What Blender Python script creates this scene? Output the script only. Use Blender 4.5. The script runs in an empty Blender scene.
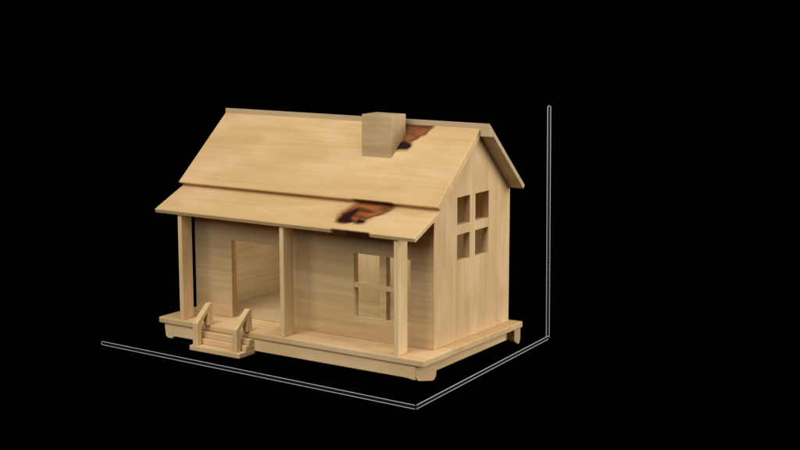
import bpy, bmesh, math, random
from mathutils import Vector, Matrix, noise
S = 0.05                       # one model unit = 5 cm, the deck is half a metre wide
sc = bpy.context.scene
col = sc.collection
R = math.radians
random.seed(4)

# ------------------------------------------------------------------ materials
def nodes(m):
    m.use_nodes = True
    nt = m.node_tree
    return nt, nt.nodes, nt.links, nt.nodes['Principled BSDF']

def math_node(nt, op, a, b=None, c=None, clamp=False):
    n = nt.nodes.new('ShaderNodeMath'); n.operation = op; n.use_clamp = clamp
    for i, v in enumerate((a, b, c)):
        if v is None: continue
        if isinstance(v, (int, float)): n.inputs[i].default_value = v
        else: nt.links.new(v, n.inputs[i])
    return n.outputs[0]

def mix(nt, f, a, b, mode='MIX'):
    n = nt.nodes.new('ShaderNodeMix'); n.data_type = 'RGBA'; n.blend_type = mode
    if isinstance(f, (int, float)): n.inputs[0].default_value = f
    else: nt.links.new(f, n.inputs[0])
    for i, v in ((6, a), (7, b)):
        if isinstance(v, tuple): n.inputs[i].default_value = (*v, 1)
        else: nt.links.new(v, n.inputs[i])
    return n.outputs[2]

def wood(name, grain, base=(.64, .425, .215), dark=(.52, .325, .14), pale=(.72, .51, .28), seed=0.0, knots=False, streak=1.0):
    """grain: the axis the fibres run along ('x','y','z')"""
    m = bpy.data.materials.new(name)
    nt, N, L, P = nodes(m)
    tc = N.new('ShaderNodeTexCoord')
    def nz(along, across, detail, off, dist=0.0, rough=.55):
        mp = N.new('ShaderNodeMapping')
        s = [across / S] * 3; s['xyz'.index(grain)] = along / S
        mp.inputs['Scale'].default_value = s
        mp.inputs['Location'].default_value = (off + seed, off * 1.7 - seed, off * .6 + seed * 2)
        L.new(tc.outputs['Object'], mp.inputs[0])
        n = N.new('ShaderNodeTexNoise'); n.inputs['Scale'].default_value = 1
        n.inputs['Detail'].default_value = detail; n.inputs['Distortion'].default_value = dist
        n.inputs['Roughness'].default_value = rough
        L.new(mp.outputs[0], n.inputs[0])
        return n.outputs[0]
    def ramp(v, lo, hi):
        n = N.new('ShaderNodeMapRange'); n.inputs[1].default_value = lo; n.inputs[2].default_value = hi
        L.new(v, n.inputs[0]); return n.outputs[0]
    fine = nz(.35, 11, 3, 3.1)
    mid = nz(.22, 3.2, 2, 8.4, .4)
    cloud = nz(.45, 1.0, 2, 14.2, .3)
    c = mix(nt, math_node(nt, 'MULTIPLY', ramp(mid, .38, .72), .75 * streak), base, dark)
    c = mix(nt, math_node(nt, 'MULTIPLY', ramp(cloud, .44, .66), .8), c, pale)
    c = mix(nt, math_node(nt, 'MULTIPLY', ramp(fine, .46, .74), .55 * streak), c, dark)
    rose = nz(.5, 1.6, 1, 27.0)
    c = mix(nt, math_node(nt, 'MULTIPLY', ramp(rose, .58, .74), .16), c, (.62, .37, .24))
    if knots:
        a1 = N.new('ShaderNodeAttribute'); a1.attribute_name = 'heart'
        a2 = N.new('ShaderNodeAttribute'); a2.attribute_name = 'pith'
        wob = nz(1.2, 3, 4, 5.5, .5)
        f1 = math_node(nt, 'MULTIPLY', a1.outputs['Fac'], math_node(nt, 'ADD', .72, math_node(nt, 'MULTIPLY', wob, .5)), clamp=True)
        c = mix(nt, f1, c, mix(nt, ramp(wob, .36, .62), (.11, .022, .007), (.37, .115, .035)))
        f2 = math_node(nt, 'MULTIPLY', a2.outputs['Fac'], math_node(nt, 'ADD', .65, math_node(nt, 'MULTIPLY', wob, .6)), clamp=True)
        c = mix(nt, f2, c, (.020, .005, .004))
    L.new(c, P.inputs['Base Color'])
    P.inputs['Roughness'].default_value = .7
    P.inputs['Specular IOR Level'].default_value = .12
    bp = N.new('ShaderNodeBump'); bp.inputs['Strength'].default_value = .12; bp.inputs['Distance'].default_value = .0006
    L.new(fine, bp.inputs['Height']); L.new(bp.outputs[0], P.inputs['Normal'])
    return m

def plain(name, c, rough=.5, spec=.5):
    m = bpy.data.materials.new(name)
    nt, N, L, P = nodes(m)
    tc = N.new('ShaderNodeTexCoord')
    n = N.new('ShaderNodeTexNoise'); n.inputs['Scale'].default_value = 60
    L.new(tc.outputs['Object'], n.inputs[0])
    L.new(mix(nt, n.outputs[0], tuple(v * .85 for v in c), tuple(min(1, v * 1.1) for v in c)), P.inputs['Base Color'])
    P.inputs['Roughness'].default_value = rough
    P.inputs['Specular IOR Level'].default_value = spec
    return m

W_X = wood('pine_along_width', 'x')
W_Y = wood('pine_along_depth', 'y', seed=3.3)
W_Z = wood('pine_upright', 'z', seed=5.1)
W_POST = wood('pine_post', 'z', base=(.72, .50, .25), dark=(.60, .39, .17), pale=(.78, .56, .31), seed=9.7)
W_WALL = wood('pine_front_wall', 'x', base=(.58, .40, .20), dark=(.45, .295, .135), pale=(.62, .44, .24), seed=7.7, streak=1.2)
W_ROOF = wood('pine_roof_board', 'x', base=(.63, .42, .195), dark=(.55, .335, .13), pale=(.71, .48, .25), seed=11.9, knots=True, streak=.8)
W_GREY = wood('grey_pine', 'x', base=(.47, .335, .18), dark=(.36, .24, .115), pale=(.53, .385, .22), seed=2.2)  # darker, greyer pine for the chimney and the room floor
W_INY = wood('pine_left_wall', 'y', base=(.60, .455, .255), dark=(.47, .335, .19), pale=(.64, .49, .31), seed=6.4, streak=1.3)
W_INZ = wood('pine_back_wall', 'z', base=(.60, .455, .255), dark=(.48, .34, .19), pale=(.64, .49, .31), seed=8.4)
W_SKIRT = wood('pine_skirt', 'x', base=(.76, .52, .27), dark=(.64, .41, .19), pale=(.80, .57, .33), seed=12.4)
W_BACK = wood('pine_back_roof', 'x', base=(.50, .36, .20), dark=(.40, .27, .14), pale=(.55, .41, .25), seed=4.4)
W_FOOT = wood('pine_back_foot', 'z', base=(.46, .33, .18), dark=(.34, .22, .11), pale=(.52, .39, .22), seed=1.4)  # darker pine for the two back feet

# ------------------------------------------------------------------ builders
def link(name, bm, mat, parent=None, smooth=False):
    me = bpy.data.meshes.new(name)
    bmesh.ops.recalc_face_normals(bm, faces=bm.faces)
    bm.to_mesh(me); bm.free()
    me.materials.append(mat)
    if smooth:
        for p in me.polygons: p.use_smooth = True
    o = bpy.data.objects.new(name, me)
    col.objects.link(o); o.parent = parent
    return o

def prism(bm, pts, axis, a, b, bevel=.0):
    """extrude a 2D outline along an axis; pts are (y,z) for x, (x,z) for y, (x,y) for z"""
    def v(p, t):
        return {'x': (t, p[0], p[1]), 'y': (p[0], t, p[1]), 'z': (p[0], p[1], t)}[axis]
    A = [bm.verts.new(Vector(v(p, a)) * S) for p in pts]
    B = [bm.verts.new(Vector(v(p, b)) * S) for p in pts]
    fs = [bm.faces.new(A), bm.faces.new(B[::-1])]
    n = len(pts)
    for i in range(n): fs.append(bm.faces.new((A[i], A[(i + 1) % n], B[(i + 1) % n], B[i])))
    if bevel:
        bmesh.ops.recalc_face_normals(bm, faces=fs)
        es = {e for f in fs for e in f.edges}
        es = [e for e in es if len(e.link_faces) == 2 and e.calc_face_angle(0) > .5]
        bmesh.ops.bevel(bm, geom=es, offset=bevel * S, segments=2, profile=.5, affect='EDGES', clamp_overlap=True)

def box(bm, x0, x1, y0, y1, z0, z1, bevel=.018):
    prism(bm, [(x0, y0), (x1, y0), (x1, y1), (x0, y1)], 'z', z0, z1, bevel)

def plate(name, outer, holes, axis, a, b, mat, parent):
    """flat board with cut-outs, edges slightly eased"""
    cu = bpy.data.curves.new(name, 'CURVE'); cu.dimensions = '2D'; cu.fill_mode = 'BOTH'
    for loop in [outer] + holes:
        sp = cu.splines.new('POLY'); sp.points.add(len(loop) - 1); sp.use_cyclic_u = True
        for p, q in zip(sp.points, loop): p.co = (q[0] * S, q[1] * S, 0, 1)
    bv = .012 * S
    cu.extrude = abs(b - a) / 2 * S - bv; cu.bevel_depth = bv; cu.bevel_resolution = 1; cu.offset = -bv
    tmp = bpy.data.objects.new(name, cu); col.objects.link(tmp)
    dg = bpy.context.evaluated_depsgraph_get()
    me = bpy.data.meshes.new_from_object(tmp.evaluated_get(dg))
    bpy.data.objects.remove(tmp)
    c = (a + b) / 2 * S
    for v in me.vertices:
        u, w, t = v.co
        v.co = {'x': (c + t, u, w), 'y': (u, c + t, w)}[axis]
    bm = bmesh.new(); bm.from_mesh(me)
    bmesh.ops.remove_doubles(bm, verts=bm.verts, dist=1e-6)
    return link(name, bm, mat, parent)

def rect(x0, x1, z0, z1): return [(x0, z0), (x1, z0), (x1, z1), (x0, z1)]

def empty(name, loc, label, cat, group=None):
    o = bpy.data.objects.new(name, None); col.objects.link(o)
    o.location = Vector(loc) * S; o.empty_display_size = .05
    o['label'] = label; o['category'] = cat
    if group: o['group'] = group
    return o

# ------------------------------------------------------------------ the toy house
house = empty('toy_house', (0, 0, 0), 'pale pine toy house with a covered porch, short steps and a square chimney', 'toy house')
DX, DD = 10.0, 5.83
bm = bmesh.new(); box(bm, 0, DX, 0, DD, -.19, 0, .03)
deck = link('deck', bm, W_X, house)

# skirt boards with shaped feet at their ends
def skirt(name, pts, axis, a, b, mat):
    bm = bmesh.new(); prism(bm, pts, axis, a, b, .02); return link(name, bm, mat, deck)
fp = [(.2, -.185), (.2, -.30), (.22, -.52), (.25, -.63), (.34, -.665), (.50, -.66), (.56, -.60), (.64, -.585),
      (9.2, -.585), (9.46, -.59), (9.56, -.61), (9.70, -.615), (9.70, -.185)]
skirt('skirt_board', fp, 'y', .05, .26, W_SKIRT)
fp2 = [(.2, -.185), (.2, -.60), (9.7, -.60), (9.7, -.185)]
skirt('skirt_board', fp2, 'y', 5.55, 5.70, W_X)
sp = [(.262, -.185), (.262, -.60), (5.3, -.56), (5.548, -.56), (5.548, -.185)]
skirt('skirt_board', sp, 'x', 9.53, 9.69, W_Y)
skirt('skirt_board', sp, 'x', .22, .38, W_Y)
def foot(x0, x1, y0, y1, mat, rl, rr, d0=-.66, d1=-.82):
    bm = bmesh.new()
    p = [(y0, -.188)]
    p += [(y0, -.52), (y0 + rl * .4, -.61), (y0 + rl, d0)]
    p += [(y1 - rr, d1), (y1 - rr * .5, d1 + .01), (y1 - rr * .15, d1 + .10), (y1, -.52), (y1, -.188)]
    prism(bm, p, 'x', x0, x1, .015)
    return link('foot', bm, mat, deck)
foot(9.45, 9.735, .062, 1.15, W_Y, .12, .25)
foot(9.45, 9.93, 5.42, 5.82, W_FOOT, .12, .14, -.64, -.72)
foot(.24, .52, .27, 1.15, W_Y, .12, .25)
foot(.24, .52, 5.22, 5.80, W_FOOT, .15, .25)

# walls
HX0, HX1, HY0, HY1, T = .563, 9.608, 1.173, 5.61, .24
EZ = 3.93
def roof_under(y):   # underside of the two main roof boards
    return min(4.217 + .8545 * (y - 1.096) - .275, 6.42 - .937 * (y - 3.48) - .198)
door = rect(2.08, 4.15, 0.0, 2.50)
wins = [rect(6.80, 7.71, 1.70, 2.585), rect(7.955, 8.80, 1.70, 2.585), rect(6.80, 7.71, .675, 1.545), rect(7.955, 8.80, .675, 1.545)]
front = [(HX0 + .004, .004), (2.08, .004), (2.08, 2.50), (4.15, 2.50), (4.15, .004), (HX1 - .004, .004), (HX1 - .004, EZ), (HX0 + .004, EZ)]
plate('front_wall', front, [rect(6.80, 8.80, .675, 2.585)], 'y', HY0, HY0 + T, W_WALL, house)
win = bpy.data.objects['front_wall']
def window_bars(parent, axis, u0, u1, ua, ub, z0, z1, za, zb, a, b, mat):
    pts = [(ua, z0), (ub, z0), (ub, za), (u1, za), (u1, zb), (ub, zb), (ub, z1), (ua, z1), (ua, zb), (u0, zb), (u0, za), (ua, za)]
    bm = bmesh.new(); prism(bm, pts, axis, a, b, .01)
    return link('window_cross', bm, mat, parent)
window_bars(win, 'y', 6.80, 8.80, 7.71, 7.955, .675, 2.585, 1.545, 1.70, HY0 + .01, HY0 + T - .01, W_WALL)
gy0, gy1 = HY0 + T + .002, HY1 - T - .002
def gable(x0, x1, hole, mat):
    pts = [(HY0 + .003, .004), (HY1 - .003, .004), (HY1 - .003, roof_under(HY1) - .004)]
    pk = 3.66
    pts += [(pk, roof_under(pk) - .004), (HY0 + .003, roof_under(HY0) - .004)]
    return plate('gable_wall', pts, hole, 'x', x0, x1, mat, house)

gh = rect(2.455, 4.289, 2.411, 4.309)
gw = gable(HX1 - T, HX1, [gh], W_Z)
window_bars(gw, 'x', 2.455, 4.289, 3.186, 3.508, 2.411, 4.309, 3.197, 3.483, HX1 - T + .01, HX1 - .006, W_Z)
gable(HX0, HX0 + T, [], W_INY)
bz = roof_under(HY1) - .02
plate('back_wall', rect(HX0 + .004, HX1 - .004, .004, bz), [], 'y', HY1 - T, HY1, W_INZ, house)

bm = bmesh.new(); box(bm, HX0 + T + .01, HX1 - T - .01, HY0 + T + .01, HY1 - T - .01, .003, .03, .005)
link('room_floor', bm, W_GREY, house)

# roof boards; the front ones carry a dark knot that runs through the wood
def seg_dist(p, poly):
    best = 9e9; inside = False
    n = len(poly)
    for i in range(n):
        ax, ay = poly[i]; bx, by = poly[(i + 1) % n]
        dx, dy = bx - ax, by - ay
        t = max(0, min(1, ((p[0] - ax) * dx + (p[1] - ay) * dy) / (dx * dx + dy * dy + 1e-12)))
        best = min(best, math.hypot(p[0] - ax - t * dx, p[1] - ay - t * dy))
        if (ay > p[1]) != (by > p[1]) and p[0] < (bx - ax) * (p[1] - ay) / (by - ay) + ax: inside = not inside
    return -best if inside else best
def soft(d, w): return max(0.0, min(1.0, .5 - d / w))

def roof_board(name, x0, x1, lo, hi, t, heart, pith, region, under=0.0):
    """lo, hi: (y,z) of the top surface at the eave and at the ridge; t: thickness"""
    e = Vector((hi[0] - lo[0], hi[1] - lo[1])); ln = e.length; e.normalize(); nrm = Vector((-e[1], e[0]))
    if nrm[1] < 0: nrm = -nrm
    def pos(x, s, d): return (x, lo[0] + e[0] * s - nrm[0] * d, lo[1] + e[1] * s - nrm[1] * d)
    rx0, rx1, rs0, rs1 = region
    xs = [x0, x0 + .02] + [x0 + .02 + (rx0 - x0 - .02) * k / 6 for k in range(1, 6)]
    nx = int((rx1 - rx0) / .025); xs += [rx0 + (rx1 - rx0) * k / nx for k in range(nx + 1)]
    xs += [rx1 + (x1 - .02 - rx1) * k / 6 for k in range(1, 7)] + [x1]
    ns = int((rs1 - rs0) / .025)
    ss = sorted({0.0, .02, .045, ln - .02, ln} | {round(rs0 + (rs1 - rs0) * k / ns, 5) for k in range(ns + 1)})
    ss = [s for i, s in enumerate(ss) if i == 0 or s - ss[i - 1] > .004]
    me = bpy.data.meshes.new(name); V = []; F = []
    nS = len(ss)
    for x in xs:
        for s in ss:
            d = .02 if (x in (x0, x1) or s in (ss[0], ss[-1])) else 0
            V.append(pos(x, s, d))
    for i in range(len(xs) - 1):
        for j in range(nS - 1):
            a = i * nS + j; F.append((a, a + nS, a + nS + 1, a + 1))
    # underside and rim; the rim keeps the x divisions so that the stain shows on the edge
    base = len(V)
    for x in xs:
        for s in (ss[0], ss[-1]): V.append(pos(x, s + (under if s == ss[0] else 0), t))
    for i in range(len(xs) - 1):
        a, b = base + 2 * i, base + 2 * i + 2
        F.append((a, a + 1, b + 1, b))
        F.append((i * nS, a, b, (i + 1) * nS))
        F.append((i * nS + nS - 1, (i + 1) * nS + nS - 1, b + 1, a + 1))
    F.append(tuple([j for j in range(nS)] + [base + 1, base]))
    L0 = (len(xs) - 1) * nS
    F.append(tuple([L0 + j for j in range(nS - 1, -1, -1)] + [base + 2 * (len(xs) - 1), base + 2 * (len(xs) - 1) + 1]))
    me.from_pydata([Vector(v) * S for v in V], [], F); me.update()
    A = me.attributes.new('heart', 'FLOAT', 'POINT'); B = me.attributes.new('pith', 'FLOAT', 'POINT')
    for k, (x, y, z) in enumerate(V):
        s = (y - lo[0]) * e[0] + (z - lo[1]) * e[1]
        if k >= base: s = 0.0 if (k - base) % 2 == 0 else ln
        jx = .07 * noise.noise(Vector((x * 3.1, s * 5, 1.7))) + .03 * noise.noise(Vector((x * 9, s * 14, 4)))
        js = .06 * noise.noise(Vector((x * 2.7, s * 4, 9.1))) + .03 * noise.noise(Vector((x * 8, s * 12, 2)))
        q_ = (x + jx, s + js) if s > .1 else (x + jx, s)
        h = max([soft(seg_dist(q_, P), w) * a for P, w, a in heart] or [0])
        q = max([soft(seg_dist(q_, P), w) * a for P, w, a in pith] or [0])
        if rx0 - .05 < x < rx1 + .05:
            A.data[k].value = h; B.data[k].value = q
    me.materials.append(W_ROOF)
    o = bpy.data.objects.new(name, me); col.objects.link(o); o.parent = house
    return o
main_heart = [([(7.25, 2.30), (7.1, 2.67), (7.0, 3.2), (7.2, 3.4), (8.18, 3.35), (8.13, 3.0), (8.01, 2.73), (7.8, 2.49), (7.6, 2.33), (7.43, 2.27)], .10, 1.0)]
main_pith = [([(7.24, 2.04), (7.24, 2.34), (7.45, 2.42), (7.68, 2.38), (7.78, 2.24), (7.70, 2.06), (7.45, 2.02)], .14, 1.15),
             ([(7.59, 2.36), (7.83, 2.53), (8.05, 2.77), (8.17, 3.18), (8.15, 3.2), (8.0, 2.80), (7.78, 2.56), (7.5, 2.38)], .07, .75),
             ([(7.0, 3.02), (8.2, 3.02), (8.2, 3.3), (7.0, 3.3)], .10, .6),
             ([(6.8, -.2), (6.8, .02), (8.18, .02), (8.18, -.2)], .05, .9)]
porch_heart = [([(6.84, .42), (6.66, .74), (6.70, 1.02), (6.98, 1.7), (8.4, 1.7), (8.22, 1.30), (8.06, 1.03), (7.86, .80), (7.7, .62), (7.42, .47), (7.01, .38)], .24, 1.1),
               ([(6.84, -.2), (6.84, .02), (8.18, .02), (8.18, -.2)], .04, 1.0)]
porch_pith = [([(6.83, .37), (6.77, .69), (6.86, .93), (7.12, 1.20), (7.24, 1.16), (7.20, .86), (7.22, .64), (7.42, .50), (7.2, .36), (6.93, .32)], .17, 1.15),
              ([(7.40, .42), (7.38, .56), (7.52, .64), (7.70, .62), (7.78, .50), (7.68, .40), (7.5, .36)], .13, 1.1),
              ([(7.68, .62), (7.95, .87), (8.24, 1.33), (8.20, 1.35), (7.90, .93), (7.60, .66)], .07, .8),
              ([(6.9, -.2), (6.9, .03), (7.35, .03), (7.35, -.2)], .05, .8), ([(7.35, -.2), (7.35, .03), (8.18, .03), (8.18, -.2)], .05, .95)]
main = roof_board('roof_panel', -.014, 9.756, (1.096, 4.217), (3.474, 6.262), .20, main_heart, main_pith, (6.7, 9.0, 1.0, 3.10), .08)
porch = roof_board('porch_roof', .009, 9.742, (-.058, 3.49), (1.38, 4.141), .13, porch_heart, porch_pith, (5.9, 8.6, .02, 1.54))

bm = bmesh.new()
# back board: its upright upper end stands proud of the front board at the ridge
k = .14 * 1.37
prism(bm, [(3.48, 6.42), (5.70, 4.34), (5.604, 4.238), (3.80, 5.928), (3.72, 5.995), (3.482, 6.02)], 'x', -.021, 10.08, .018)
link('roof_panel', bm, W_BACK, house)

# chimney, cut to the slope
bm = bmesh.new()
def mz(y): return 4.217 + .8545 * (y - 1.096)
prism(bm, [(2.383, mz(2.383) - .06), (2.383, 6.598), (3.184, 6.598), (3.184, mz(3.184) - .06)], 'x', 6.259, 7.333, .02)
link('chimney', bm, W_GREY, house)

# porch posts
def post(x0):
    bm = bmesh.new()
    def zt(y): return 3.49 + .4527 * (y + .058) - .146
    prism(bm, [(.058, .003), (.54, .003), (.54, zt(.54)), (.058, zt(.058))], 'x', x0, x0 + .154, .015)
    return link('porch_post', bm, W_POST, house)
for x in (.858, 4.874, 8.967): post(x)

# entrance steps
bm = bmesh.new(); box(bm, 1.88, 3.87, -.68, .095, -.68, -.525, .02)
steps = link('steps', bm, W_X, house)
for y0, z0, z1 in ((-.345, -.522, -.365), (-.20, -.362, -.19)):
    bm = bmesh.new(); box(bm, 1.9, 3.862, y0, .094 if z1 < -.2 else -.003, z0, z1, .02); link('tread', bm, W_X, steps)
def side(x0):
    g = bmesh.new()
    prism(g, [(-.60, -.522), (-.41, -.522), (-.41, .12), (-.09, .43), (-.09, .003), (.15, .003), (.15, .64), (.12, .69), (.02, .69), (-.60, .165)], 'x', x0, x0 + .195, .015)
    return link('handrail', g, W_POST, steps)
side(1.955); side(3.52)

# ------------------------------------------------------------------ drawn dimension lines, built as solid bars around the model
BLACK = plain('black_bar', (.009, .009, .009), .6, .1)
OUTLINE = plain('pale_outline', (.50, .50, .51), .5, .2)
def bar(name, A, B, label, facing, open_start=False, open_end=True, h=.108):
    A, B = Vector(A), Vector(B)
    root = empty(name, A, label, 'measuring bar', 'drawn dimension lines built as thin black bars around the model')
    d = (B - A); ln = d.length; d.normalize()
    f = Vector(facing); f = (f - d * f.dot(d)).normalized(); w = f.cross(d)
    r = h / 2
    def outline(rad, rr):
        P = []
        for k in range(9):
            a = R(90 + 180 * k / 8); P.append((rr * math.cos(a) if not open_start else 0, rr * math.sin(a)))
        for k in range(9):
            a = R(-90 + 180 * k / 8); P.append((ln + (rr * math.cos(a) if not open_end else 0), rr * math.sin(a)))
        out = []
        for p in P:
            if not out or (abs(out[-1][0] - p[0]) + abs(out[-1][1] - p[1])) > 1e-6: out.append(p)
        return out
    bmm = bmesh.new()
    o = outline(0, r - .012)
    if open_start or open_end:
        o = [p for i, p in enumerate(o)]
    def W(u, v, t): return (A + d * u + w * v + f * t - A) * S
    if open_start: o = [p for p in o if p[0] > 1e-6] ; o = [(0, r - .012), (0, -(r - .012))] + o
    if open_end: o = [p for p in o if p[0] < ln - 1e-6 or False] + [(ln, -(r - .012)), (ln, r - .012)]
    va = [bmm.verts.new(W(u, v, -.03)) for u, v in o]; vb = [bmm.verts.new(W(u, v, .03)) for u, v in o]
    n = len(o)
    bmm.faces.new(va); bmm.faces.new(vb[::-1])
    for i in range(n): bmm.faces.new((va[i], va[(i + 1) % n], vb[(i + 1) % n], vb[i]))
    link('bar', bmm, BLACK, root)
    # pale bead round the edge stands in for the drawn line's white outline
    cu = bpy.data.curves.new('edge_outline', 'CURVE'); cu.dimensions = '3D'; cu.bevel_depth = .0105 * S; cu.bevel_resolution = 2
    path = outline(0, r)
    runs = []
    if open_start and open_end: runs = [[(0, r), (ln, r)], [(0, -r), (ln, -r)]]
    elif open_end: 
        c = [(r * math.cos(R(90 + 18 * k)), r * math.sin(R(90 + 18 * k))) for k in range(11)]
        runs = [[(ln, r)] + c + [(ln, -r)]]
    else:
        c = [(ln + r * math.cos(R(90 - 18 * k)), r * math.sin(R(90 - 18 * k))) for k in range(11)]
        runs = [[(0, r)] + c + [(0, -r)]]
    for run in runs:
        sp = cu.splines.new('POLY'); sp.points.add(len(run) - 1)
        for p, q in zip(sp.points, run): p.co = (*W(q[0], q[1], .03), 1)
    tmp = bpy.data.objects.new('edge_outline', cu); col.objects.link(tmp)
    dg = bpy.context.evaluated_depsgraph_get()
    me = bpy.data.meshes.new_from_object(tmp.evaluated_get(dg)); bpy.data.objects.remove(tmp)
    me.materials.clear(); me.materials.append(OUTLINE)
    e = bpy.data.objects.new('edge_outline', me); col.objects.link(e); e.parent = root
    return root
bar('dimension_line', (-1.231, -1.249, -.775), (10.81, -1.653, -.775), 'drawn dimension line, built as a long black bar with pale edges lying in front of the porch steps', (0, -1, 0))
bar('dimension_line', (10.81, -1.653, -.775), (10.192, 7.147, -.775), 'drawn dimension line, built as a black bar with pale edges lying beside the gable wall with the window', (1, 0, 0), open_start=True)
bar('dimension_line', (10.087, 7.177, 6.633), (10.192, 7.147, -.775), 'upright drawn dimension line, built as a black bar with pale edges standing behind the gable end', (.8, -.6, 0))

# ------------------------------------------------------------------ black surface the model stands on
bm = bmesh.new(); prism(bm, [(-60, -60), (80, -60), (80, 90), (-60, 90)], 'z', -1.0, -.84)
VELVET = bpy.data.materials.new('black_velvet'); nt, N, L, P = nodes(VELVET)
tc = N.new('ShaderNodeTexCoord'); n = N.new('ShaderNodeTexNoise'); n.inputs['Scale'].default_value = 200
L.new(tc.outputs['Object'], n.inputs[0])
L.new(mix(nt, n.outputs[0], (.0, .0, .0), (.0002, .0002, .0002)), P.inputs['Base Color'])
P.inputs['Roughness'].default_value = 1; P.inputs['Specular IOR Level'].default_value = 0
fl = link('floor', bm, VELVET); fl['kind'] = 'structure'

# ------------------------------------------------------------------ lamps
def area(name, loc, target, size, power, colr=(1, .97, .92)):
    l = bpy.data.lights.new(name, 'AREA'); l.shape = 'SQUARE'; l.size = size * S; l.energy = power; l.color = colr
    o = bpy.data.objects.new(name, l); col.objects.link(o); o.location = Vector(loc) * S
    o.rotation_euler = (Vector(target) - Vector(loc)).to_track_quat('-Z', 'Y').to_euler()
    return o
area('key_lamp', (12, -12, 34), (5, 2.5, 2), 26, 15.5, (1, .995, .97))
area('front_lamp', (7, -29, 25), (5, 2.5, 2), 28, 27, (1, .995, .97))
area('side_lamp', (40, 17, 14), (8, 3, 2), 24, 33, (1, .995, .97))
area('room_fill', (4.6, 3.3, 3.7), (4.6, 3.4, 0), 2.0, .27, (.98, 1, .86))  # unseen fill added inside the house to brighten floor and lower walls

w = bpy.data.worlds.new('World'); sc.world = w; w.use_nodes = True
w.node_tree.nodes['Background'].inputs[0].default_value = (0, 0, 0, 1)
w.node_tree.nodes['Background'].inputs[1].default_value = 0

# ------------------------------------------------------------------ camera
cd = bpy.data.cameras.new('camera'); cam = bpy.data.objects.new('camera', cd); col.objects.link(cam)
cd.sensor_width = 36; cd.lens = 1425.13 / 800 * 36; cd.clip_start = .02; cd.clip_end = 100
cam.location = Vector((30.8476, -32.7828, 10.4058)) * S
cam.rotation_euler = (math.pi / 2 - .1663, 0, .5832)
sc.camera = cam
sc.view_settings.view_transform = 'Standard'; sc.view_settings.look = 'None'
sc.view_settings.exposure = 0; sc.view_settings.gamma = 1
sc.render.resolution_x = 1024; sc.render.resolution_y = 576
